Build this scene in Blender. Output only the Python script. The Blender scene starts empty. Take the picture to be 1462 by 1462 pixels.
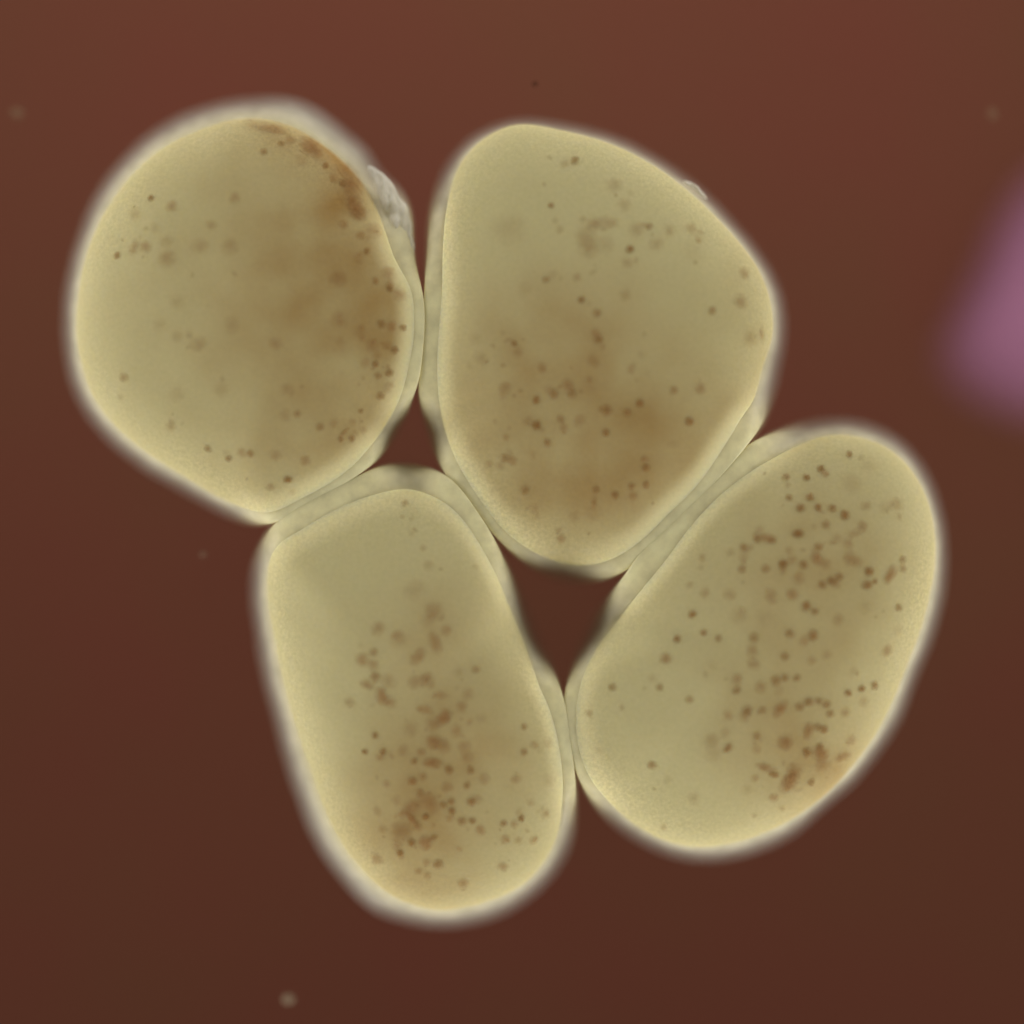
import bpy, bmesh, math, random
from mathutils import Vector, Matrix, noise

random.seed(7)
C = bpy.context.scene.collection
SC = bpy.context.scene

# ------------------------------------------------------------------ camera, world, light
PX = 0.001            # one photograph pixel at the height ZC
ZC = 0.45             # height of the yolk outlines above the stage
DIST = 6.0            # camera height above ZC
CAMZ = ZC + DIST
cam_d = bpy.data.cameras.new('camera')
cam = bpy.data.objects.new('camera', cam_d)
C.objects.link(cam)
cam.location = (0, 0, CAMZ)
cam_d.sensor_width = 36
cam_d.lens = 36 * DIST / 1.462
cam_d.clip_start = 0.1
cam_d.clip_end = 60
cam_d.dof.use_dof = True
cam_d.dof.focus_distance = DIST - 0.030
cam_d.dof.aperture_fstop = cam_d.lens * 0.001 / 1.15
SC.camera = cam

w = bpy.data.worlds.new('World')
SC.world = w
w.use_nodes = True
w.node_tree.nodes['Background'].inputs[0].default_value = (1.0, 0.93, 0.72, 1)
w.node_tree.nodes['Background'].inputs[1].default_value = 0.14
SC.view_settings.view_transform = 'Standard'
SC.view_settings.look = 'None'
SC.view_settings.exposure = 0.0
SC.view_settings.gamma = 1.0
SC.cycles.transparent_max_bounces = 48

# ring illuminator of the microscope: eight soft lamps low around the stage
NL = 8
for k in range(NL):
    a = 2 * math.pi * (k + 0.5) / NL
    ld = bpy.data.lights.new('ring_lamp', 'AREA')
    ld.shape = 'DISK'
    ld.size = 1.1
    ld.energy = 30.5 * (1 - 0.12 * math.sin(a))
    ld.color = (1.0, 0.99, 0.96)
    lo = bpy.data.objects.new('ring_lamp', ld)
    C.objects.link(lo)
    lo.location = (3.0 * math.cos(a), 3.0 * math.sin(a), 1.12)
    d = Vector((0, 0, 0.35)) - lo.location
    lo.rotation_euler = d.to_track_quat('-Z', 'Y').to_euler()

# lamp under the frosted stage plate
ld = bpy.data.lights.new('substage_lamp', 'AREA')
ld.shape = 'DISK'
ld.size = 1.6
ld.energy = 36.5
ld.color = (1.0, 0.97, 0.92)
lo = bpy.data.objects.new('substage_lamp', ld)
C.objects.link(lo)
lo.location = (0.0, 1.5, -2.3)
lo.rotation_euler = (math.radians(180), 0, 0)


# ------------------------------------------------------------------ helpers
def w_xy(px, py, z=ZC):
    """world x, y of a photograph pixel at height z"""
    f = (CAMZ - z) / DIST * PX
    return (px - 731) * f, (731 - py) * f


def link(name, me, mat=None, parent=None):
    o = bpy.data.objects.new(name, me)
    C.objects.link(o)
    if mat and not me.materials:
        me.materials.append(mat)
    if parent:
        o.parent = parent
    return o


def tag(o, label=None, cat=None, group=None, kind=None):
    for k, v in (('label', label), ('category', cat), ('group', group), ('kind', kind)):
        if v:
            o[k] = v


def smooth(me):
    for p in me.polygons:
        p.use_smooth = True


def nmat(name):
    m = bpy.data.materials.new(name)
    m.use_nodes = True
    t = m.node_tree
    t.nodes.clear()
    return m, t, t.nodes, t.links


def outline(pts, n=192, passes=2):
    """closed outline through pixel points -> (cx, cy, radii) round its centre"""
    cx = sum(p[0] for p in pts) / len(pts)
    cy = sum(p[1] for p in pts) / len(pts)
    pol = sorted((math.atan2(cy - p[1], p[0] - cx), math.hypot(p[0] - cx, p[1] - cy)) for p in pts)
    N = len(pol)
    out = []
    for i in range(n):
        a = -math.pi + 2 * math.pi * i / n
        j = 0
        while j < N and pol[j][0] <= a:
            j += 1

        def P(q):
            k = q % N
            return pol[k][0] + 2 * math.pi * ((q - k) // N), pol[k][1]
        p0, p1, p2, p3 = P(j - 2), P(j - 1), P(j), P(j + 1)
        t = (a - p1[0]) / max(1e-6, p2[0] - p1[0])
        dx = p2[0] - p1[0]
        m1 = (p2[1] - p0[1]) / max(1e-6, p2[0] - p0[0]) * dx
        m2 = (p3[1] - p1[1]) / max(1e-6, p3[0] - p1[0]) * dx
        t2, t3 = t * t, t * t * t
        out.append((2 * t3 - 3 * t2 + 1) * p1[1] + (t3 - 2 * t2 + t) * m1 + (-2 * t3 + 3 * t2) * p2[1] + (t3 - t2) * m2)
    for _ in range(passes):
        out = [(out[i - 1] + 2 * out[i] + out[(i + 1) % n]) / 4 for i in range(n)]
    return cx, cy, out


def radius(rad, a):
    n = len(rad)
    u = ((a + math.pi) / (2 * math.pi) * n) % n
    i = int(u)
    f = u - i
    return rad[i % n] * (1 - f) + rad[(i + 1) % n] * f


def recenter(cx0, cy0, rad0, cx, cy, n=192):
    """the same outline measured from another centre"""
    pts = []
    m = len(rad0)
    for i in range(m):
        a = -math.pi + 2 * math.pi * i / m
        pts.append((cx0 + rad0[i] * math.cos(a), cy0 - rad0[i] * math.sin(a)))
    pol = sorted((math.atan2(cy - p[1], p[0] - cx), math.hypot(p[0] - cx, p[1] - cy)) for p in pts)
    out = []
    for i in range(n):
        a = -math.pi + 2 * math.pi * i / n
        j = 0
        while j < m and pol[j][0] <= a:
            j += 1
        a1, r1 = pol[(j - 1) % m]
        a2, r2 = pol[j % m]
        if j == 0:
            a1 -= 2 * math.pi
        if j == m:
            a2 += 2 * math.pi
        f = (a - a1) / max(1e-6, a2 - a1)
        out.append(r1 * (1 - f) + r2 * f)
    return out


# ------------------------------------------------------------------ materials
def yolk_material():
    m, t, N, L = nmat('yolk_material')
    out = N.new('ShaderNodeOutputMaterial')
    b = N.new('ShaderNodeBsdfPrincipled')
    at = N.new('ShaderNodeAttribute')
    at.attribute_name = 'pigment'
    tc = N.new('ShaderNodeTexCoord')
    n1 = N.new('ShaderNodeTexNoise')
    n1.inputs['Scale'].default_value = 16
    n1.inputs['Detail'].default_value = 5
    n2 = N.new('ShaderNodeTexNoise')
    n2.inputs['Scale'].default_value = 170
    n2.inputs['Detail'].default_value = 3
    n3 = N.new('ShaderNodeTexNoise')
    n3.inputs['Scale'].default_value = 5
    n3.inputs['Detail'].default_value = 2
    for n in (n1, n2, n3):
        L.new(tc.outputs['Object'], n.inputs['Vector'])
    # pigment wash broken up by noise
    mr = N.new('ShaderNodeMapRange')
    mr.inputs[1].default_value = 0.3
    mr.inputs[2].default_value = 0.7
    mr.inputs[3].default_value = 0.84
    mr.inputs[4].default_value = 1.14
    L.new(n1.outputs['Fac'], mr.inputs[0])
    mul = N.new('ShaderNodeMath')
    mul.operation = 'MULTIPLY'
    mul.use_clamp = True
    L.new(at.outputs['Fac'], mul.inputs[0])
    L.new(mr.outputs[0], mul.inputs[1])
    base = N.new('ShaderNodeMix')
    base.data_type = 'RGBA'
    base.inputs[6].default_value = YOLK_A
    base.inputs[7].default_value = YOLK_B
    L.new(n3.outputs['Fac'], base.inputs[0])
    mx = N.new('ShaderNodeMix')
    mx.data_type = 'RGBA'
    L.new(mul.outputs[0], mx.inputs[0])
    L.new(base.outputs[2], mx.inputs[6])
    mx.inputs[7].default_value = PIGMENT
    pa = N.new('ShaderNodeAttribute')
    pa.attribute_name = 'pale'          # contact glow painted in: margins lightened to cream where eggs press
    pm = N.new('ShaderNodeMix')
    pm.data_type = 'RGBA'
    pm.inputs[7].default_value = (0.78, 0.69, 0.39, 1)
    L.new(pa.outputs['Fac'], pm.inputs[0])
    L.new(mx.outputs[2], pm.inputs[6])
    gr = N.new('ShaderNodeMapRange')
    gr.inputs[1].default_value = 0.25
    gr.inputs[2].default_value = 0.75
    gr.inputs[3].default_value = 0.96
    gr.inputs[4].default_value = 1.04
    L.new(n2.outputs['Fac'], gr.inputs[0])
    sc = N.new('ShaderNodeVectorMath')
    sc.operation = 'SCALE'
    L.new(pm.outputs[2], sc.inputs[0])
    # granular cortex: the grain is coarser and paler towards the margin
    rm = N.new('ShaderNodeAttribute')
    rm.attribute_name = 'cortex'
    n4 = N.new('ShaderNodeTexNoise')
    n4.inputs['Scale'].default_value = 210
    n4.inputs['Detail'].default_value = 4
    n4.inputs['Roughness'].default_value = 0.7
    L.new(tc.outputs['Object'], n4.inputs['Vector'])
    g4 = N.new('ShaderNodeMapRange')
    g4.inputs[1].default_value = 0.35
    g4.inputs[2].default_value = 0.70
    g4.inputs[3].default_value = -0.10
    g4.inputs[4].default_value = 0.16
    L.new(n4.outputs['Fac'], g4.inputs[0])
    ma = N.new('ShaderNodeMath')
    ma.operation = 'MULTIPLY_ADD'
    L.new(g4.outputs[0], ma.inputs[0])
    L.new(rm.outputs['Fac'], ma.inputs[1])
    L.new(gr.outputs[0], ma.inputs[2])
    L.new(ma.outputs[0], sc.inputs['Scale'])
    L.new(sc.outputs[0], b.inputs['Base Color'])
    b.inputs['Roughness'].default_value = 0.55
    b.inputs['Specular IOR Level'].default_value = 0.12
    b.inputs['Sheen Weight'].default_value = 0.55      # fine surface fuzz
    b.inputs['Sheen Roughness'].default_value = 0.35
    b.inputs['Sheen Tint'].default_value = (1.0, 0.95, 0.78, 1)
    b.inputs['Subsurface Weight'].default_value = 0.6
    b.inputs['Subsurface Radius'].default_value = (1.0, 0.75, 0.35)
    b.inputs['Subsurface Scale'].default_value = 0.03
    bp = N.new('ShaderNodeBump')
    bp.inputs['Strength'].default_value = 0.07
    bp.inputs['Distance'].default_value = 0.004
    L.new(n2.outputs['Fac'], bp.inputs['Height'])
    L.new(bp.outputs[0], b.inputs['Normal'])
    L.new(b.outputs[0], out.inputs[0])
    return m


def membrane_material(name, col, clear):
    m, t, N, L = nmat(name)
    out = N.new('ShaderNodeOutputMaterial')
    b = N.new('ShaderNodeBsdfPrincipled')
    tr = N.new('ShaderNodeBsdfTransparent')
    mix = N.new('ShaderNodeMixShader')
    tc = N.new('ShaderNodeTexCoord')
    n1 = N.new('ShaderNodeTexNoise')
    n1.inputs['Scale'].default_value = 40
    n1.inputs['Detail'].default_value = 4
    L.new(tc.outputs['Object'], n1.inputs['Vector'])
    mr = N.new('ShaderNodeMapRange')
    mr.inputs[1].default_value = 0.3
    mr.inputs[2].default_value = 0.7
    mr.inputs[3].default_value = 0.85
    mr.inputs[4].default_value = 1.1
    L.new(n1.outputs['Fac'], mr.inputs[0])
    sc = N.new('ShaderNodeVectorMath')
    sc.operation = 'SCALE'
    at = N.new('ShaderNodeAttribute')
    at.attribute_name = 'tint'  # yolk tint near the rim; full cream at contacts paints in their glow
    cm = N.new('ShaderNodeMix')
    cm.data_type = 'RGBA'
    cm.inputs[6].default_value = (*col[:3], 1)
    cm.inputs[7].default_value = (0.92, 0.83, 0.48, 1)
    L.new(at.outputs['Fac'], cm.inputs[0])
    L.new(cm.outputs[2], sc.inputs[0])
    L.new(mr.outputs[0], sc.inputs['Scale'])
    L.new(sc.outputs[0], b.inputs['Base Color'])
    b.inputs['Roughness'].default_value = 0.45
    b.inputs['Specular IOR Level'].default_value = 0.2
    b.inputs['Subsurface Weight'].default_value = 0.4
    b.inputs['Subsurface Radius'].default_value = (1, 0.9, 0.7)
    b.inputs['Subsurface Scale'].default_value = 0.03
    bp = N.new('ShaderNodeBump')
    bp.inputs['Strength'].default_value = 0.15
    bp.inputs['Distance'].default_value = 0.004
    L.new(n1.outputs['Fac'], bp.inputs['Height'])
    L.new(bp.outputs[0], b.inputs['Normal'])
    th = N.new('ShaderNodeAttribute')
    th.attribute_name = 'thin'          # the jelly thins out towards its margin
    tm = N.new('ShaderNodeMapRange')
    tm.inputs[3].default_value = clear
    tm.inputs[4].default_value = 0.72
    L.new(th.outputs['Fac'], tm.inputs[0])
    L.new(tm.outputs[0], mix.inputs[0])
    L.new(b.outputs[0], mix.inputs[1])
    L.new(tr.outputs[0], mix.inputs[2])
    L.new(mix.outputs[0], out.inputs[0])
    return m


def speck_material(name, hard):
    """a soft-edged grain: densest in the middle, thinning to nothing at its rim;
    the object's own colour gives its hue, its alpha how much pigment it holds"""
    m, t, N, L = nmat(name)
    out = N.new('ShaderNodeOutputMaterial')
    oi = N.new('ShaderNodeObjectInfo')
    tc = N.new('ShaderNodeTexCoord')
    mp = N.new('ShaderNodeMapping')
    mp.inputs['Scale'].default_value = (1, 1, 0)
    L.new(tc.outputs['Object'], mp.inputs['Vector'])
    add = N.new('ShaderNodeVectorMath')
    add.operation = 'ADD'
    ln = N.new('ShaderNodeVectorMath')
    ln.operation = 'LENGTH'
    nz = N.new('ShaderNodeTexNoise')
    nz.noise_dimensions = '4D'
    nz.inputs['Scale'].default_value = 1.6
    nz.inputs['Detail'].default_value = 2
    L.new(tc.outputs['Object'], nz.inputs['Vector'])
    wv = N.new('ShaderNodeMath')
    wv.operation = 'MULTIPLY'
    wv.inputs[1].default_value = 90
    L.new(oi.outputs['Random'], wv.inputs[0])
    L.new(wv.outputs[0], nz.inputs['W'])
    sub = N.new('ShaderNodeVectorMath')
    sub.operation = 'SUBTRACT'
    sub.inputs[1].default_value = (0.5, 0.5, 0.5)
    L.new(nz.outputs['Color'], sub.inputs[0])
    scl = N.new('ShaderNodeVectorMath')
    scl.operation = 'SCALE'
    scl.inputs['Scale'].default_value = 0.9
    L.new(sub.outputs[0], scl.inputs[0])
    L.new(mp.outputs[0], add.inputs[0])
    L.new(scl.outputs[0], add.inputs[1])
    L.new(add.outputs[0], ln.inputs[0])
    # never past the rim of the grain itself
    ln2 = N.new('ShaderNodeVectorMath')
    ln2.operation = 'LENGTH'
    L.new(mp.outputs[0], ln2.inputs[0])

    def fall(src, a, b):
        r = N.new('ShaderNodeMapRange')
        r.interpolation_type = 'SMOOTHSTEP'
        r.inputs[1].default_value = a
        r.inputs[2].default_value = b
        r.inputs[3].default_value = 1
        r.inputs[4].default_value = 0
        L.new(src, r.inputs[0])
        return r.outputs[0]
    f1 = fall(ln.outputs['Value'], hard, 1.0)
    f2 = fall(ln2.outputs['Value'], 0.7, 0.98)
    m1 = N.new('ShaderNodeMath')
    m1.operation = 'MULTIPLY'
    L.new(f1, m1.inputs[0])
    L.new(f2, m1.inputs[1])
    m2 = N.new('ShaderNodeMath')
    m2.operation = 'MULTIPLY'
    L.new(m1.outputs[0], m2.inputs[0])
    L.new(oi.outputs['Alpha'], m2.inputs[1])
    b = N.new('ShaderNodeBsdfDiffuse')
    L.new(oi.outputs['Color'], b.inputs['Color'])
    tr = N.new('ShaderNodeBsdfTransparent')
    mix = N.new('ShaderNodeMixShader')
    L.new(m2.outputs[0], mix.inputs[0])
    L.new(tr.outputs[0], mix.inputs[1])
    L.new(b.outputs[0], mix.inputs[2])
    L.new(mix.outputs[0], out.inputs[0])
    return m


YOLK_A = (0.60, 0.530, 0.288, 1)
YOLK_B = (0.55, 0.492, 0.254, 1)
PIGMENT = (0.36, 0.222, 0.072, 1)
M_YOLK = yolk_material()
M_MEMB = membrane_material('membrane_material', (0.465, 0.435, 0.385), 0.10)
M_FOLD = membrane_material('fold_material', (0.92, 0.86, 0.72), 0.38)
M_CRISP = speck_material('grain_material', 0.08)
M_SOFT = speck_material('soft_grain_material', 0.0)


# ------------------------------------------------------------------ the stage
def stage_material():
    m, t, N, L = nmat('stage_material')
    out = N.new('ShaderNodeOutputMaterial')
    tc = N.new('ShaderNodeTexCoord')
    n1 = N.new('ShaderNodeTexNoise')
    n1.inputs['Scale'].default_value = 2.2
    n1.inputs['Detail'].default_value = 3
    n1.inputs['Roughness'].default_value = 0.6
    L.new(tc.outputs['Object'], n1.inputs['Vector'])
    mr = N.new('ShaderNodeMapRange')
    mr.inputs[1].default_value = 0.35
    mr.inputs[2].default_value = 0.65
    L.new(n1.outputs['Fac'], mr.inputs[0])
    mx = N.new('ShaderNodeMix')
    mx.data_type = 'RGBA'
    mx.inputs[6].default_value = (0.207, 0.068, 0.046, 1)
    mx.inputs[7].default_value = (0.197, 0.076, 0.046, 1)
    L.new(mr.outputs[0], mx.inputs[0])
    d = N.new('ShaderNodeBsdfDiffuse')
    L.new(mx.outputs[2], d.inputs['Color'])
    # frosted plate: the lamp beneath shines through it
    e = N.new('ShaderNodeBsdfTranslucent')
    L.new(mx.outputs[2], e.inputs['Color'])
    a = N.new('ShaderNodeMixShader')
    a.inputs[0].default_value = 0.87
    L.new(d.outputs[0], a.inputs[1])
    L.new(e.outputs[0], a.inputs[2])
    L.new(a.outputs[0], out.inputs[0])
    return m


me = bpy.data.meshes.new('stage_floor')
S = 5.0
me.from_pydata([(-S, -S, 0), (S, -S, 0), (S, S, 0), (-S, S, 0)], [], [(0, 1, 2, 3)])
fl = link('stage_floor', me, stage_material())
tag(fl, kind='structure')


# ------------------------------------------------------------------ the eggs
NA, NR = 192, 44
HDOME = 0.060


def dome(s, flat=0.0):
    d = max(0.0, 1 - s ** 2.7) ** 0.60
    return HDOME * (d * (1 - flat) + (1 - 0.45 * s ** 4) * flat)


grain_me = {}
for key, mat in (('c', M_CRISP), ('s', M_SOFT)):
    bm = bmesh.new()
    bmesh.ops.create_icosphere(bm, subdivisions=2, radius=1.0)
    g = bpy.data.meshes.new('pigment_speck')
    bm.to_mesh(g)
    bm.free()
    smooth(g)
    g.materials.append(mat)
    grain_me[key] = g


EGG_OUT = []


def gap(own, px, py):
    return min(math.hypot(px - x, py - y) for k, pts in enumerate(EGG_OUT) if k != own for x, y in pts)


class Egg:
    def __init__(self, idx, inner, outer, label, clouds, zc, tilt=(0, 0)):
        self.idx = idx
        self.size = 0.88 if idx == 2 else 1.0
        self.spots = []
        self.cx, self.cy, self.ri = outline(inner, NA)
        ox, oy, ro = outline(outer, NA)
        self.ro = recenter(ox, oy, ro, self.cx, self.cy, NA)
        self.zc = zc
        self.tilt = tilt
        self.clouds = clouds
        self.seed = random.random() * 50
        # where a neighbour presses against it the egg stays high and the two membranes meet
        drop = []
        for i in range(NA):
            a = -math.pi + 2 * math.pi * i / NA
            g = gap(self.idx, self.cx + self.ro[i] * math.cos(a), self.cy - self.ro[i] * math.sin(a))
            t = min(1.0, max(0.0, (g - 4) / 66))
            drop.append(1 - t * t * (3 - 2 * t))
        for _ in range(6):
            drop = [(drop[i - 1] + 2 * drop[i] + drop[(i + 1) % NA]) / 4 for i in range(NA)]
        self.flat = drop
        x, y = w_xy(self.cx, self.cy, zc)
        self.base = Vector((x, y, 0))
        e = bpy.data.objects.new('egg', None)
        e.empty_display_size = 0.1
        C.objects.link(e)
        e.location = self.base
        tag(e, label, 'egg', 'four eggs lying side by side')
        self.root = e
        self.yolk = self.build_yolk()
        self.build_membrane()
        self.grains = []

    def zat(self, px, py):
        return self.zc + self.tilt[0] * (px - self.cx) / 250 + self.tilt[1] * (self.cy - py) / 250

    def surf(self, px, py, s):
        """local position of the outline-plane pixel px, py at dome fraction s"""
        z0 = self.zat(px, py)
        bump = 0.004 * noise.noise(Vector((px * 0.012, py * 0.012, self.seed))) * (1 - s ** 4)
        z = z0 + dome(s, radius(self.flat, math.atan2(self.cy - py, px - self.cx))) + bump
        x, y = w_xy(px, py, z0)
        return Vector((x, y, z)) - self.base

    def cloud(self, px, py):
        v = 0.0
        for cx, cy, sx, sy, k in self.clouds:
            v += k * math.exp(-(((px - cx) / sx) ** 2 + ((py - cy) / sy) ** 2) * 0.7)
        v *= 1 + 0.35 * noise.noise(Vector((px * 0.02, py * 0.02, self.seed + 9)))
        return max(0.0, min(1.0, v))

    def build_yolk(self):
        vs, fs, pig = [], [], []
        vs.append(self.surf(self.cx, self.cy, 0))
        pig.append(self.cloud(self.cx, self.cy))
        ring_s = [math.sin(0.5 * math.pi * k / NR) ** 0.9 for k in range(1, NR + 1)]
        for s in ring_s:
            for i in range(NA):
                a = -math.pi + 2 * math.pi * i / NA
                r = self.ri[i] * s
                px, py = self.cx + r * math.cos(a), self.cy - r * math.sin(a)
                vs.append(self.surf(px, py, s))
                pig.append(self.cloud(px, py))
        # side and underside, inside the membrane
        for s, dz in ((0.995, -0.02), (0.975, -0.05), (0.93, -0.10), (0.85, -0.17), (0.68, -0.26), (0.40, -0.32)):
            for i in range(NA):
                a = -math.pi + 2 * math.pi * i / NA
                r = self.ri[i] * s
                px, py = self.cx + r * math.cos(a), self.cy - r * math.sin(a)
                z = self.zat(px, py)
                x, y = w_xy(px, py, z)
                vs.append(Vector((x, y, z + dz)) - self.base)
                pig.append(0.0)
        vs.append(Vector((0, 0, self.zc - 0.34)))
        pig.append(0.0)
        R = NR + 6
        for i in range(NA):
            fs.append((0, 1 + i, 1 + (i + 1) % NA))
        for k in range(R - 1):
            o1, o2 = 1 + k * NA, 1 + (k + 1) * NA
            for i in range(NA):
                j = (i + 1) % NA
                fs.append((o1 + i, o2 + i, o2 + j, o1 + j))
        last = 1 + R * NA
        o1 = 1 + (R - 1) * NA
        for i in range(NA):
            fs.append((o1 + (i + 1) % NA, o1 + i, last))
        me = bpy.data.meshes.new('yolk')
        me.from_pydata([tuple(v) for v in vs], [], fs)
        lo_, hi_ = 1 + (NR - 1) * NA, 1 + NR * NA
        sharp = [lo_ <= e.vertices[0] < hi_ and lo_ <= e.vertices[1] < hi_ for e in me.edges]
        me.attributes.new('sharp_edge', 'BOOLEAN', 'EDGE').data.foreach_set('value', sharp)
        cor = [0.0]
        for s in ring_s:
            q = min(1.0, max(0.0, (s - 0.72) / 0.2))
            for i in range(NA):
                a = -math.pi + 2 * math.pi * i / NA
                p = 0.5 + 0.9 * noise.noise(Vector((math.cos(a) * 1.5, math.sin(a) * 1.5, self.seed + 20)))
                cor.append(q * min(1, max(0.1, p)))
        cor += [0.0] * (len(vs) - len(cor))
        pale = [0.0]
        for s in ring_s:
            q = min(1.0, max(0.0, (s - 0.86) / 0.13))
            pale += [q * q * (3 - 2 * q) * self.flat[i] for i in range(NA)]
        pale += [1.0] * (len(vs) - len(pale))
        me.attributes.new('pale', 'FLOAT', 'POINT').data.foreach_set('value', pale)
        me.attributes.new('cortex', 'FLOAT', 'POINT').data.foreach_set('value', cor)
        at = me.attributes.new('pigment', 'FLOAT', 'POINT')
        at.data.foreach_set('value', pig)
        smooth(me)
        return link('yolk', me, M_YOLK, self.root)

    def build_membrane(self):
        vs, fs = [], []
        EQ = -0.125
        prof = []
        flat = self.flat
        top = [-0.012 + 0.0443 * q for q in flat]
        drop = [1 - 0.97 * q for q in flat]
        for k in range(9):            # from the yolk's rim out and down to the widest girth
            t = k / 8
            prof.append(('u', math.sin(t * math.pi / 2) ** 0.8, -0.012 + (EQ + 0.012) * (1 - math.cos(t * math.pi / 2)) ** 1.0))
        for k in range(1, 9):         # and round underneath to the stage
            t = k / 8
            prof.append(('d', math.cos(t * math.pi / 2 * 0.93), math.sin(t * math.pi / 2)))
        tint, thin = [], []
        for kind, u, v in prof:
            for i in range(NA):
                a = -math.pi + 2 * math.pi * i / NA
                ri, ro = self.ri[i] * 0.98, self.ri[i] + max(3, (self.ro[i] - self.ri[i]) * (0.95 + 0.05 * flat[i])) + 4 * flat[i]
                wob = 1.2 * noise.noise(Vector((math.cos(a) * 6, math.sin(a) * 6, self.seed + u * 2)))
                if kind == 'u':
                    r = ri + (ro - ri) * u + wob * u
                    px, py = self.cx + r * math.cos(a), self.cy - r * math.sin(a)
                    z = self.zat(px, py) + top[i] + (v + 0.012) * drop[i]
                else:
                    r = (ro + wob) * u
                    px, py = self.cx + r * math.cos(a), self.cy - r * math.sin(a)
                    ze = self.zat(self.cx + ro * math.cos(a), self.cy - ro * math.sin(a)) + top[i] + (EQ + 0.012) * drop[i]
                    z = 0.004 + (ze - 0.004) * (1 - v)
                zz = z if kind == 'u' else self.zc + EQ
                x, y = w_xy(px, py, zz)
                vs.append(Vector((x, y, z)) - self.base)
                tint.append(max(flat[i] * (1.0 if kind == 'u' else 0.5), (1 - u) ** 1.3 * 0.75 if kind == 'u' else 0.0))
                thin.append((u ** 1.5 if kind == 'u' else 1.0) * (1 - flat[i] ** 2) * min(1.0, max(0.25, (44 - (self.ro[i] - self.ri[i])) / 16)))
        R = len(prof)
        for k in range(R - 1):
            o1, o2 = k * NA, (k + 1) * NA
            for i in range(NA):
                j = (i + 1) % NA
                fs.append((o1 + i, o2 + i, o2 + j, o1 + j))
        vs.append(Vector((0, 0, 0.003)))
        o1 = (R - 1) * NA
        for i in range(NA):
            fs.append((o1 + (i + 1) % NA, o1 + i, len(vs) - 1))
        me = bpy.data.meshes.new('membrane')
        me.from_pydata([tuple(v) for v in vs], [], fs)
        tint.append(0.0)
        thin.append(1.0)
        me.attributes.new('tint', 'FLOAT', 'POINT').data.foreach_set('value', tint)
        me.attributes.new('thin', 'FLOAT', 'POINT').data.foreach_set('value', thin)
        smooth(me)
        link('membrane', me, M_MEMB, self.root)

    def frame(self, px, py):
        """local point and normal of the yolk's top where the photograph pixel px, py falls"""
        qx, qy = px, py
        for _ in range(4):
            a = math.atan2(self.cy - qy, qx - self.cx)
            s = min(0.985, math.hypot(qx - self.cx, qy - self.cy) / radius(self.ri, a))
            z0 = self.zat(qx, qy)
            z = z0 + dome(s, radius(self.flat, a))
            f = (CAMZ - z) / (CAMZ - z0)
            qx, qy = 731 + (px - 731) * f, 731 + (py - 731) * f

        def at(x, y):
            a = math.atan2(self.cy - y, x - self.cx)
            return self.surf(x, y, min(0.997, math.hypot(x - self.cx, y - self.cy) / radius(self.ri, a)))
        p = at(qx, qy)
        ux = at(qx + 2, qy) - at(qx - 2, qy)
        uy = at(qx, qy - 2) - at(qx, qy + 2)
        n = ux.cross(uy).normalized()
        return p, n

    def specks(self, x0, y0, k, items):
        for it in items:
            px, py, r, st = it[0] / k + x0, it[1] / k + y0, it[2] / k, it[3]
            ratio = it[4] if len(it) > 4 else 0.85 + 0.15 * random.random()
            ang = math.radians(it[5]) if len(it) > 5 else random.random() * 6.28
            self.spots.append((px, py))
            self.speck(px, py, r, st, ratio, ang)

    def dusting(self, n):
        """faint fine grains strewn between the larger ones"""
        rnd = random.Random(self.idx + 40)
        for _ in range(n):
            x, y = rnd.choice(self.spots)
            x, y = x + rnd.gauss(0, 17), y + rnd.gauss(0, 17)
            a = math.atan2(self.cy - y, x - self.cx)
            if math.hypot(x - self.cx, y - self.cy) < 0.95 * radius(self.ri, a):
                self.speck(x, y, 2.4 + 3.2 * rnd.random() ** 2, 0.08 + 0.18 * rnd.random(), 0.5 + 0.5 * rnd.random(), rnd.random() * 6.28)

    def speck(self, px, py, r, st, ratio, ang):
        p, n = self.frame(px, py)
        crisp = st > 0.38 and r < 9
        o = bpy.data.objects.new('pigment_speck', grain_me['c' if crisp else 's'])
        C.objects.link(o)
        o.parent = self.root
        R = r * PX * (1.42 if crisp else 1.9) * self.size
        zq = n.to_track_quat('Z', 'Y').to_matrix().to_4x4()
        o.matrix_local = (Matrix.Translation(p) @ zq @ Matrix.Rotation(-ang, 4, 'Z')
                          @ Matrix.Diagonal((R, R * ratio, min(R * 0.22, 0.0018), 1)))
        t = random.random()
        wm = 0.0 if crisp else 0.04
        o.color = (0.25 + wm + 0.06 * t, 0.120 + 0.04 * t, 0.034 + 0.022 * t, min(1.0, st * (1.12 if crisp else 0.95)))


INNER1 = [(345, 169), (282, 187), (230, 213), (191, 247), (159, 288), (135, 332), (119, 380), (111, 427), (109, 475),
          (117, 522), (131, 562), (159, 602), (199, 638), (238, 665), (274, 687), (305, 706), (340, 722), (375, 732),
          (400, 728), (425, 715), (460, 697), (497, 672), (525, 643), (548, 612), (571, 570), (584, 525), (592, 470),
          (588, 418), (564, 371), (548, 324), (528, 277), (496, 237), (457, 204), (405, 176)]
OUTER1 = [(361, 141), (298, 151), (243, 173), (200, 203), (166, 237), (135, 283), (116, 330), (100, 381), (93, 435),
          (93, 487), (101, 538), (120, 584), (155, 627), (195, 661), (234, 685), (268, 703), (302, 723), (345, 742),
          (375, 746), (405, 738), (440, 716), (490, 688), (545, 645), (570, 607), (586, 570), (598, 520), (602, 470),
          (600, 420), (590, 375), (588, 335), (585, 303), (571, 272), (545, 248), (524, 215), (492, 188), (455, 159),
          (415, 142)]
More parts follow.
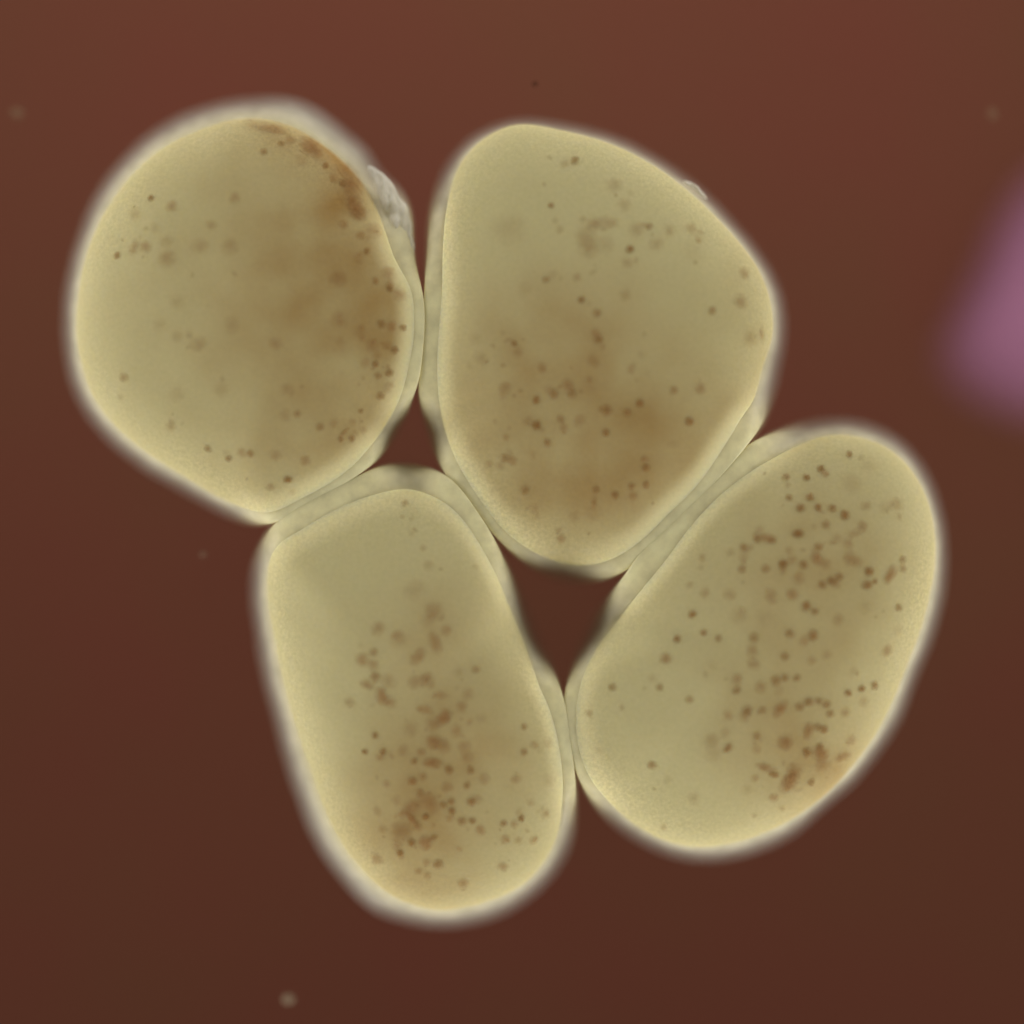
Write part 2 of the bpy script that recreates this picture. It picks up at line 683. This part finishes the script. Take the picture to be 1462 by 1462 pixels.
INNER2 = [(739, 177), (699, 192), (667, 219), (647, 255), (638, 299), (633, 358), (632, 418), (627, 477), (625, 537),
          (629, 584), (640, 628), (659, 671), (687, 715), (720, 757), (760, 787), (800, 803), (835, 807), (870, 799),
          (910, 775), (950, 736), (996, 690), (1028, 644), (1056, 598), (1075, 572), (1087, 530), (1099, 495), (1104, 472), (1099, 426),
          (1084, 386), (1056, 346), (1024, 311), (981, 271), (925, 231), (866, 203), (802, 186)]
OUTER2 = [(739, 173), (697, 185), (672, 198), (638, 237), (620, 280), (613, 330), (611, 380), (608, 450), (603, 520),
          (602, 560), (608, 596), (619, 636), (642, 680), (692, 743), (727, 782), (762, 810), (800, 826), (835, 830),
          (870, 824), (905, 803), (950, 760), (1000, 705), (1035, 667), (1064, 634), (1093, 592), (1110, 537), (1119, 477), (1113, 418),
          (1094, 379), (1055, 329), (1020, 290), (996, 266), (982, 258), (935, 226), (865, 193), (810, 181)]
INNER3 = [(583, 698), (614, 707), (645, 725), (672, 756), (692, 790), (713, 831), (730, 872), (751, 924), (768, 975),
          (781, 1003), (795, 1051), (802, 1099), (802, 1150), (795, 1195), (778, 1229), (751, 1260), (713, 1281),
          (672, 1294), (627, 1300), (586, 1291), (552, 1274), (525, 1250), (498, 1219), (477, 1185), (460, 1147),
          (443, 1099), (426, 1048), (409, 990), (395, 928), (385, 877), (381, 828), (385, 800), (398, 778), (433, 756),
          (474, 731), (515, 713), (549, 703)]
OUTER3 = [(569, 664), (610, 670), (638, 683), (678, 732), (706, 776), (720, 806), (744, 853), (768, 914), (798, 985),
          (810, 1050), (818, 1110), (819, 1168), (815, 1200), (795, 1240), (756, 1280), (713, 1306), (665, 1320), (624, 1322),
          (570, 1313), (528, 1294), (495, 1261), (460, 1214), (437, 1167), (416, 1109), (396, 1038), (379, 973),
          (366, 901), (360, 845), (363, 806), (375, 775), (392, 752), (440, 717), (500, 689), (540, 670)]
INNER4 = [(1193, 620), (1236, 626), (1276, 645), (1311, 685), (1331, 737), (1336, 792), (1328, 848), (1316, 895),
          (1296, 947), (1276, 998), (1254, 1042), (1220, 1090), (1185, 1129), (1148, 1158), (1101, 1185), (1046, 1204),
          (998, 1210), (951, 1201), (907, 1178), (871, 1146), (840, 1105), (824, 1058), (822, 1014), (836, 955),
          (859, 915), (887, 879), (923, 832), (955, 792), (990, 745), (1034, 701), (1078, 669), (1117, 647), (1157, 628)]
OUTER4 = [(1189, 599), (1243, 607), (1286, 631), (1320, 672), (1339, 718), (1349, 776), (1347, 840), (1331, 906),
          (1307, 965), (1284, 1024), (1252, 1075), (1213, 1121), (1174, 1153), (1135, 1188), (1088, 1212), (1038, 1225),
          (990, 1226), (937, 1212), (890, 1185), (852, 1150), (829, 1110), (815, 1060), (809, 990), (820, 951),
          (847, 887), (890, 829), (922, 785), (960, 746), (1010, 692), (1060, 645), (1110, 617), (1149, 605)]

for o_ in (OUTER1, OUTER2, OUTER3, OUTER4):
    a_, b_, r_ = outline(o_, NA)
    EGG_OUT.append([(a_ + r_[i] * math.cos(-math.pi + 2 * math.pi * i / NA), b_ - r_[i] * math.sin(-math.pi + 2 * math.pi * i / NA)) for i in range(NA)])

e1 = Egg(0, INNER1, OUTER1, 'roundest yellow egg, with a crumpled whitish fold on its upper right rim',
         [(330, 400, 170, 210, .13), (465, 430, 130, 200, .60), (505, 265, 42, 75, .45), (565, 470, 32, 95, .40), (440, 205, 85, 26, .40),
          (520, 620, 60, 30, .22), (400, 655, 60, 36, .15)], ZC, (0, 0.004))
e2 = Egg(1, INNER2, OUTER2, 'pear shaped yellow egg with a broad top tapering downward, brown towards its lower end',
         [(845, 610, 185, 130, .62), (950, 625, 90, 80, .14), (800, 440, 100, 60, .22), (1060, 420, 30, 60, .15),
          (740, 520, 80, 80, .15), (830, 710, 90, 60, .22)], ZC + 0.002, (0.006, 0.007))
e3 = Egg(2, INNER3, OUTER3, 'barrel shaped yellow egg with a dense blurry brown patch in its lower half',
         [(620, 900, 75, 70, .28), (625, 1120, 85, 130, .50), (600, 1200, 75, 60, .28), (530, 1160, 45, 70, .22),
          (650, 1050, 60, 60, .20), (600, 1268, 70, 22, .22), (740, 1080, 50, 90, .15)], ZC - 0.003, (0, 0.0))
e4 = Egg(3, INNER4, OUTER4, 'oval yellow egg leaning to the right, scattered with many distinct brown dots',
         [(1150, 870, 115, 160, .40), (1130, 1090, 75, 70, .30), (1185, 1105, 50, 50, .34), (1190, 780, 75, 60, .15),
          (1080, 1020, 55, 65, .15)], ZC, (0.004, 0))

# ------------------------------------------------------------------ pigment specks, each a part of its egg
e1.specks(100, 160, 5.848, [(675,718,30,.55),(848,785,40,.35),(545,850,45,.18),(708,968,40,.15),(393,1197,34,.5),
    (525,1150,38,.3),(550,1090,30,.2),(630,1128,42,.35),(805,1075,45,.18),(810,1225,60,.28),(1085,1120,60,.2),
    (1340,1118,60,.2),(1375,720,42,.25),(1178,945,40,.25)])
e1.specks(350, 160, 5.848, [(155,332,34,.4),(300,262,32,.4),(380,235,38,.3),(535,285,70,.5),(600,350,50,.3),
    (672,447,34,.5),(470,415,40,.15),(250,140,90,.35,.5,0),(100,120,110,.25,.5,10),(740,555,36,.35),(815,592,38,.45),
    (900,600,70,.3),(860,500,80,.3),(920,790,70,.5),(960,850,60,.35),(880,680,80,.3),(820,938,34,.35),(962,1032,32,.35),
    (1070,990,60,.25),(1018,1160,32,.5),(940,1235,38,.2),(770,1390,60,.3),(1090,1410,34,.45),(1200,1350,50,.35),(1210,1450,40,.4)])
e1.specks(100, 410, 5.848, [(890,120,50,.15),(750,315,45,.15),(890,415,40,.18),(1075,475,55,.22),(1350,320,60,.15),
    (452,755,34,.35),(1262,850,50,.15),(890,895,50,.13),(840,1165,38,.3),(1150,1348,36,.4),(1325,1432,34,.4),(1435,1385,34,.3)])
e1.specks(350, 410, 5.848, [(1205,15,30,.4),(1290,60,50,.35),(785,270,60,.2),(1140,310,42,.45),(1225,325,36,.35),
    (1315,340,34,.5),(1060,485,42,.3),(1250,525,36,.5),(1180,490,30,.25),(1105,570,34,.25),(1088,645,32,.55),(1010,635,35,.25),
    (1205,715,38,.5),(1110,740,36,.4),(1130,905,40,.4),(1185,840,36,.2),(255,470,42,.3),(345,845,42,.22),(435,1060,32,.45),
    (335,1070,40,.2),(960,370,50,.12),(965,1035,26,.4),(895,1125,28,.2),(625,1165,38,.4),(740,1135,30,.25),(830,1210,50,.4,.4,30),
    (890,1265,32,.5),(800,1270,28,.45),(985,1190,30,.2),(45,1390,36,.4),(255,1405,40,.25),(500,1450,36,.35),(800,500,60,.1)])
e1.specks(330, 640, 2.924, [(237,132,18,.7),(165,162,16,.3)])

e2.specks(620, 200, 5.848, [(1175,170,42,.45),(1090,195,35,.2),(975,545,28,.55),(620,740,110,.12),(1335,700,45,.35),
    (1270,810,70,.25),(1290,910,60,.25),(1430,690,50,.2),(930,1165,34,.4),(990,1120,35,.15),(1190,1145,28,.3),(1228,1335,30,.65),
    (750,1250,50,.1),(1360,1445,40,.45)])
e2.specks(860, 200, 5.848, [(105,380,50,.22),(185,545,45,.2),(390,720,34,.4),(285,745,50,.25),(230,908,36,.7),(205,1025,38,.25),
    (450,865,50,.25),(560,755,45,.2),(740,740,45,.25),(810,800,40,.12),(190,1295,40,.22),(920,1425,38,.4),(1185,1110,42,.3),
    (1155,1350,50,.3),(90,690,40,.2),(30,870,60,.15),(760,930,80,.08)])
e2.specks(620, 450, 5.848, [(1350,155,36,.35),(1370,205,38,.5),(1325,375,40,.25),(665,235,28,.5),(695,310,38,.25),
    (900,437,34,.35),(345,200,45,.12),(390,360,50,.18),(590,610,42,.3),(575,675,30,.2),(850,708,34,.7),(1000,660,42,.5),
    (955,620,35,.2),(1115,575,40,.35),(1150,655,42,.4),(1300,580,60,.12),(855,920,40,.75),(780,880,35,.25),(1055,870,38,.4),
    (1080,940,30,.35),(1215,880,45,.3),(600,1020,26,.3),(945,1068,34,.5),(590,1195,40,.4),(650,1215,34,.35),(550,1255,30,.25),(1440,790,36,.45)])
e2.specks(860, 400, 5.848, [(1330,450,60,.3,.4,-20),(1240,480,60,.2),(325,620,30,.15),(240,735,40,.3,.6,40),(598,918,36,.5),
    (820,905,38,.35),(310,1028,32,.8),(208,1103,34,.6),(40,1085,38,.3),(28,1272,32,.6),(728,1180,38,.65),(590,1360,40,.1)])
e2.specks(700, 600, 5.848, [(880,580,36,.4),(1040,625,36,.55),(865,685,40,.35,.5,50),(1180,548,32,.5),(1195,630,32,.35),
    (1300,540,36,.45),(1300,398,36,.65),(290,585,42,.4),(370,735,34,.2),(590,990,38,.35),(700,800,40,.15),(1290,320,25,.3),
    (380,800,30,.12),(860,780,60,.1)])

e3.specks(470, 820, 5.848, [(410,455,55,.35),(585,545,70,.25),(870,300,70,.3),(890,575,85,.4,.5,-45),(980,470,45,.35),
    (740,690,75,.35,.6,-40),(370,650,45,.4),(280,715,55,.4),(370,760,45,.35),(380,860,50,.45),(320,925,55,.45,.6,-35),
    (490,890,60,.25),(440,1020,65,.55,.7,-10),(515,1070,45,.35),(170,1070,40,.3),(720,895,60,.3),(820,890,60,.35),
    (930,1010,60,.3,.5,50),(1225,795,36,.35),(1085,815,45,.15),(1160,1000,50,.25),(1105,1105,45,.35),(800,1130,60,.35,.6,30),
    (955,1195,65,.6,.7,15),(870,1250,60,.35),(1060,1310,50,.35),(680,1290,70,.2),(380,1345,34,.6),(720,130,80,.15),(820,400,60,.15)])
e3.specks(330, 640, 2.924, [(725,230,14,.35),(755,355,16,.15),(825,490,22,.2),(1020,495,14,.15)])
e3.specks(470, 1040, 5.848, [(295,195,30,.65),(450,195,34,.6),(425,240,34,.35),(620,185,45,.25),(875,115,60,.55),(770,200,45,.4),
    (960,150,55,.35),(710,272,38,.5),(865,290,70,.6,.55,5),(1000,345,50,.55,.75,90),(1130,150,50,.3),(1150,240,50,.3),
    (1185,350,38,.5),(1150,475,38,.45),(1185,615,44,.6),(1240,590,40,.25),(695,440,44,.65),(785,400,34,.35),(760,540,44,.5),
    (985,490,44,.3),(480,465,32,.3),(1295,420,44,.25),(955,640,38,.5),(1020,610,34,.55),(1025,690,36,.65),(1010,750,30,.35),
    (805,740,36,.75),(690,755,60,.6,.45,35),(620,710,36,.3),(740,820,40,.35),(1110,775,46,.4),(1195,770,38,.5),(820,600,60,.3),
    (700,660,70,.35),(860,660,70,.25),(600,860,80,.35),(690,955,42,.65),(800,955,55,.5),(865,915,45,.45,.6,-30),(590,1040,40,.6),
    (570,980,40,.3),(400,1085,55,.3),(910,1135,50,.45),(810,1120,34,.3),(745,1190,34,.3),(820,1230,34,.25),(1120,1295,46,.18),
    (1265,855,40,.25),(400,690,40,.2),(450,840,36,.2),(560,600,40,.2)])
e3.specks(620, 1000, 6.645, [(855,250,42,.4),(855,490,44,.45),(950,420,40,.3),(775,750,46,.3),(830,1120,40,.6),(660,1170,42,.5),
    (760,1175,38,.35),(800,1060,40,.2),(1055,1075,44,.3),(675,1320,44,.35),(800,1330,40,.25),(945,1320,44,.3),(440,1220,44,.25),
    (915,970,38,.2),(1080,400,50,.15),(450,170,50,.15),(1080,760,60,.1)])
e3.specks(330, 860, 2.924, [(1135,1105,20,.35),(970,1170,18,.2)])

e4.specks(1100, 620, 6.092, [(688,175,36,.5),(440,298,38,.6),(475,345,30,.35),(313,375,34,.65),(138,370,36,.45),(150,440,26,.25),
    (162,550,36,.5),(345,547,38,.6),(262,640,40,.6),(415,635,36,.65),(540,645,38,.55),(650,705,46,.7),(485,785,44,.4),
    (830,625,42,.3),(1095,610,50,.22),(1000,640,50,.15),(240,862,50,.75,.75,10),(800,800,40,.35),(730,860,60,.25,.5,-40),
    (580,910,46,.22),(680,950,38,.35),(420,980,42,.5),(400,1070,55,.55,.65,25),(480,1125,40,.3),(165,1010,34,.25),(190,1090,34,.3),
    (110,1130,42,.65),(110,1190,25,.3),(290,1135,40,.6),(245,1255,46,.3),(690,1080,50,.35),(760,1110,40,.25),(858,1190,42,.7),
    (840,1310,50,.6),(910,1280,28,.5),(1045,1215,72,.55,.5,35),(1150,1090,36,.4),(1155,1170,32,.35),(455,1310,42,.5),
    (535,1275,42,.5),(600,1240,38,.5),(190,1390,40,.25),(570,1300,35,.3),(850,270,60,.1),(700,430,70,.12)])
e4.specks(950, 740, 6.092, [(870,175,70,.5,.45,10),(930,190,38,.4),(800,185,36,.4),(680,255,40,.5),(735,255,30,.2),(567,300,30,.25),
    (680,330,40,.2),(820,95,30,.25),(665,440,42,.4),(875,440,42,.4),(320,345,30,.25),(310,430,25,.15),(345,650,38,.3),(560,665,46,.25),
    (915,670,44,.3),(1105,665,42,.28),(235,835,40,.65),(100,1048,36,.65),(332,998,32,.55),(460,1045,36,.4),(640,845,60,.15),
    (770,1040,48,.4),(755,1155,46,.35),(768,1268,44,.35),(1075,1000,38,.45),(1225,765,44,.7),(1300,810,36,.5),(1285,1020,48,.6),
    (1210,1070,40,.35),(1040,1205,40,.4),(1270,1235,34,.25),(1400,1185,38,.22),(0,1215,40,.3),(960,1415,48,.5),(1040,1390,36,.5),
    (1145,1390,36,.5),(620,1400,40,.25),(410,1280,40,.1),(860,860,60,.1)])
e4.specks(1100, 860, 6.092, [(1115,45,40,.4),(585,150,44,.25),(820,40,50,.12),(1010,420,42,.35),(1110,240,40,.12),(717,605,40,.15),
    (675,790,38,.6),(795,750,38,.6),(905,730,38,.45),(815,865,36,.2),(650,960,38,.3),(75,775,36,.15),(85,930,66,.6,.55,0),
    (255,910,42,.45),(330,865,40,.45),(420,860,40,.45),(490,890,40,.5),(520,970,40,.5),(330,1120,60,.5,.55,-45),(410,1085,40,.4),
    (465,1105,42,.55),(130,1220,55,.5),(320,1300,46,.6),(435,1310,56,.6),(430,1250,34,.4),(600,1350,36,.35),(660,1330,40,.3),(700,1200,40,.25)])
e4.specks(1000, 960, 6.092, [(315,155,40,.5),(320,60,36,.2),(525,125,44,.35),(240,375,38,.35),(405,335,48,.5),(380,385,40,.25),
    (540,330,36,.4),(95,590,60,.25),(215,530,40,.2),(240,660,46,.6,.7,-50),(490,555,36,.4),(490,670,34,.25),(560,830,60,.5,.5,40),
    (640,890,50,.55,.6,40),(785,945,55,.55),(820,865,60,.4),(740,1000,45,.3),(965,955,40,.4),(475,920,30,.3),(635,1090,34,.35),
    (1060,800,60,.3),(120,710,60,.15),(710,1180,26,.2),(470,1240,24,.2),(410,1020,40,.15)])
e4.specks(800, 880, 7.31, [(540,740,46,.4),(300,1010,40,.3),(1100,440,44,.3),(1035,740,46,.4),(1345,870,44,.4),(410,1400,40,.15),(960,650,40,.15)])
e4.specks(800, 800, 2.521, [(330,738,18,.45),(480,855,18,.2),(370,960,12,.25),(385,790,14,.12)])

for e_, n_ in ((e1, 50), (e2, 60), (e3, 70), (e4, 50)):
    e_.dusting(n_)


# ------------------------------------------------------------------ crumpled folds of membrane
def fold(egg, path, width, height, z0, amp, seed):
    """a crumpled strip of membrane lying along the rim"""
    nu, nv = 46, 16
    vs, fs = [], []
    for side in (0, 1):
        for i in range(nu + 1):
            t = i / nu
            q = t * (len(path) - 1)
            k = min(int(q), len(path) - 2)
            f = q - k
            px = path[k][0] * (1 - f) + path[k + 1][0] * f
            py = path[k][1] * (1 - f) + path[k + 1][1] * f
            dx, dy = path[k + 1][0] - path[k][0], path[k + 1][1] - path[k][1]
            L_ = math.hypot(dx, dy)
            nx, ny = dy / L_, -dx / L_
            env = math.sin(math.pi * min(1, max(0, t))) ** 0.6
            for j in range(nv + 1):
                v = j / nv * 2 - 1
                wd = width * env * (1 + 0.25 * noise.noise(Vector((t * 9, v, seed))))
                ax, ay = px + nx * v * wd / 2, py + ny * v * wd / 2
                prof = math.sqrt(max(0.0, 1 - v * v))
                rg = noise.noise(Vector((t * 9 + v * 1.2, v * 1.3, seed + 4)))
                rg2 = noise.noise(Vector((t * 24, v * 3.0, seed + 8)))
                h = height * env * prof * (1 if side == 0 else -0.8)
                if side == 0:
                    h += amp * (rg + 0.35 * rg2) * prof * env
                x, y = w_xy(ax, ay, z0)
                vs.append(tuple(Vector((x, y, z0 + h)) - egg.base))
    M = (nu + 1) * (nv + 1)
    for side in (0, 1):
        for i in range(nu):
            for j in range(nv):
                a = side * M + i * (nv + 1) + j
                q = (a, a + nv + 1, a + nv + 2, a + 1)
                fs.append(q if side else q[::-1])
    me = bpy.data.meshes.new('membrane_fold')
    me.from_pydata(vs, [], fs)
    bm = bmesh.new()
    bm.from_mesh(me)
    bmesh.ops.remove_doubles(bm, verts=bm.verts, dist=1e-5)
    bmesh.ops.recalc_face_normals(bm, faces=bm.faces)
    bm.to_mesh(me)
    bm.free()
    smooth(me)
    o = link('membrane_fold', me, M_FOLD, egg.root)
    return o


o = fold(e1, [(526, 236), (548, 266), (566, 302), (579, 345), (588, 380)], 32, 0.011, ZC + 0.005, 0.007, 3.1)
o['label'] = 'crumpled whitish fold of membrane on the rim'
o = fold(e2, [(975, 258), (992, 268), (1010, 284)], 9, 0.006, ZC + 0.004, 0.003, 8.4)
o['label'] = 'small whitish crease on the upper right rim'


# ------------------------------------------------------------------ scrap and debris
def lump(name, poly, z0, thick, mat, n=64, seed=0.0):
    """a rounded, slightly uneven flake with a traced outline, its own thickness and underside"""
    cx, cy, rad = outline(poly, n, 2)
    bx, by = w_xy(cx, cy, z0)
    vs, fs = [(0, 0, thick)], []
    prof = [(0.35, 0.97), (0.62, 0.86), (0.82, 0.62), (0.95, 0.30), (1.0, 0.0), (0.9, -0.12), (0.5, -0.16)]
    for s, h in prof:
        for i in range(n):
            a = -math.pi + 2 * math.pi * i / n
            f = (CAMZ - z0) / DIST * PX
            r = rad[i] * s * f
            vs.append((r * math.cos(a), r * math.sin(a), thick * h * (1 + 0.25 * noise.noise(Vector((math.cos(a) * 2 * s, math.sin(a) * 2 * s, seed))))))
    vs.append((0, 0, -0.16 * thick))
    for i in range(n):
        fs.append((0, 1 + i, 1 + (i + 1) % n))
    for k in range(len(prof) - 1):
        o1, o2 = 1 + k * n, 1 + (k + 1) * n
        for i in range(n):
            j = (i + 1) % n
            fs.append((o1 + i, o2 + i, o2 + j, o1 + j))
    o1 = 1 + (len(prof) - 1) * n
    for i in range(n):
        fs.append((o1 + (i + 1) % n, o1 + i, len(vs) - 1))
    me = bpy.data.meshes.new(name)
    me.from_pydata(vs, [], fs)
    body = me.attributes.new('body', 'FLOAT', 'POINT')
    body.data.foreach_set('value', [1.0] + [max(0.0, 1 - s ** 2) for s, h in prof for i in range(n)] + [1.0])
    smooth(me)
    o = link(name, me, mat)
    o.location = (bx, by, z0)
    return o


m, t, N, L = nmat('pink_material')
out = N.new('ShaderNodeOutputMaterial')
b = N.new('ShaderNodeBsdfPrincipled')
nz = N.new('ShaderNodeTexNoise')
nz.inputs['Scale'].default_value = 9
mxx = N.new('ShaderNodeMix')
mxx.data_type = 'RGBA'
mxx.inputs[6].default_value = (0.37, 0.155, 0.245, 1)
mxx.inputs[7].default_value = (0.35, 0.145, 0.265, 1)
L.new(nz.outputs['Fac'], mxx.inputs[0])
L.new(mxx.outputs[2], b.inputs['Base Color'])
b.inputs['Roughness'].default_value = 0.6
b.inputs['Specular IOR Level'].default_value = 0.15
# a thin gel: the thinner its margin, the more the plate shows through
ba = N.new('ShaderNodeAttribute')
ba.attribute_name = 'body'
bt = N.new('ShaderNodeBsdfTransparent')
bm_ = N.new('ShaderNodeMixShader')
L.new(ba.outputs['Fac'], bm_.inputs[0])
L.new(bt.outputs[0], bm_.inputs[1])
L.new(b.outputs[0], bm_.inputs[2])
L.new(bm_.outputs[0], out.inputs[0])
pk = lump('pink_scrap', [(1335, 520), (1358, 450), (1395, 375), (1430, 300), (1480, 235), (1570, 215), (1640, 400),
                         (1600, 570), (1520, 612), (1440, 600), (1375, 570)], 0.006, 0.03, m)
tag(pk, 'blurred pink purple scrap at the right edge of the brown background', 'scrap')

m2, t, N, L = nmat('debris_material')
out = N.new('ShaderNodeOutputMaterial')
b = N.new('ShaderNodeBsdfDiffuse')
oi = N.new('ShaderNodeObjectInfo')
tr = N.new('ShaderNodeBsdfTransparent')
mix = N.new('ShaderNodeMixShader')
L.new(oi.outputs['Color'], b.inputs['Color'])
L.new(oi.outputs['Alpha'], mix.inputs[0])
L.new(tr.outputs[0], mix.inputs[1])
L.new(b.outputs[0], mix.inputs[2])
L.new(mix.outputs[0], out.inputs[0])
for px, py, r, col, z, lab in (
        (25, 161, 10, (0.30, 0.24, 0.14, 0.11), 0.40, 'faint pale fleck floating left of the roundest egg'),
        (1417, 162, 11, (0.30, 0.22, 0.13, 0.10), 0.40, 'faint pale fleck floating above the pink scrap'),
        (412, 1427, 9, (0.38, 0.30, 0.20, 0.26), 0.40, 'pale fleck floating below the barrel shaped egg, brightest of the flecks'),
        (290, 791, 6, (0.30, 0.20, 0.14, 0.2), 0.42, 'tiny faint fleck floating just below the roundest egg'),
        (764, 120, 5, (0.05, 0.02, 0.01, 0.25), 0.44, 'tiny dark fleck floating just above the pear shaped egg')):
    poly = []
    for q in range(11):
        a = 2 * math.pi * q / 11
        rr = r * (0.75 + 0.5 * random.random())
        poly.append((px + rr * math.cos(a), py + rr * 0.85 * math.sin(a)))
    o = lump('debris_fleck', poly, z, r * PX * 0.5, m2, 20, px)
    o.color = col
    tag(o, lab, 'fleck', 'flecks of debris floating round the eggs')
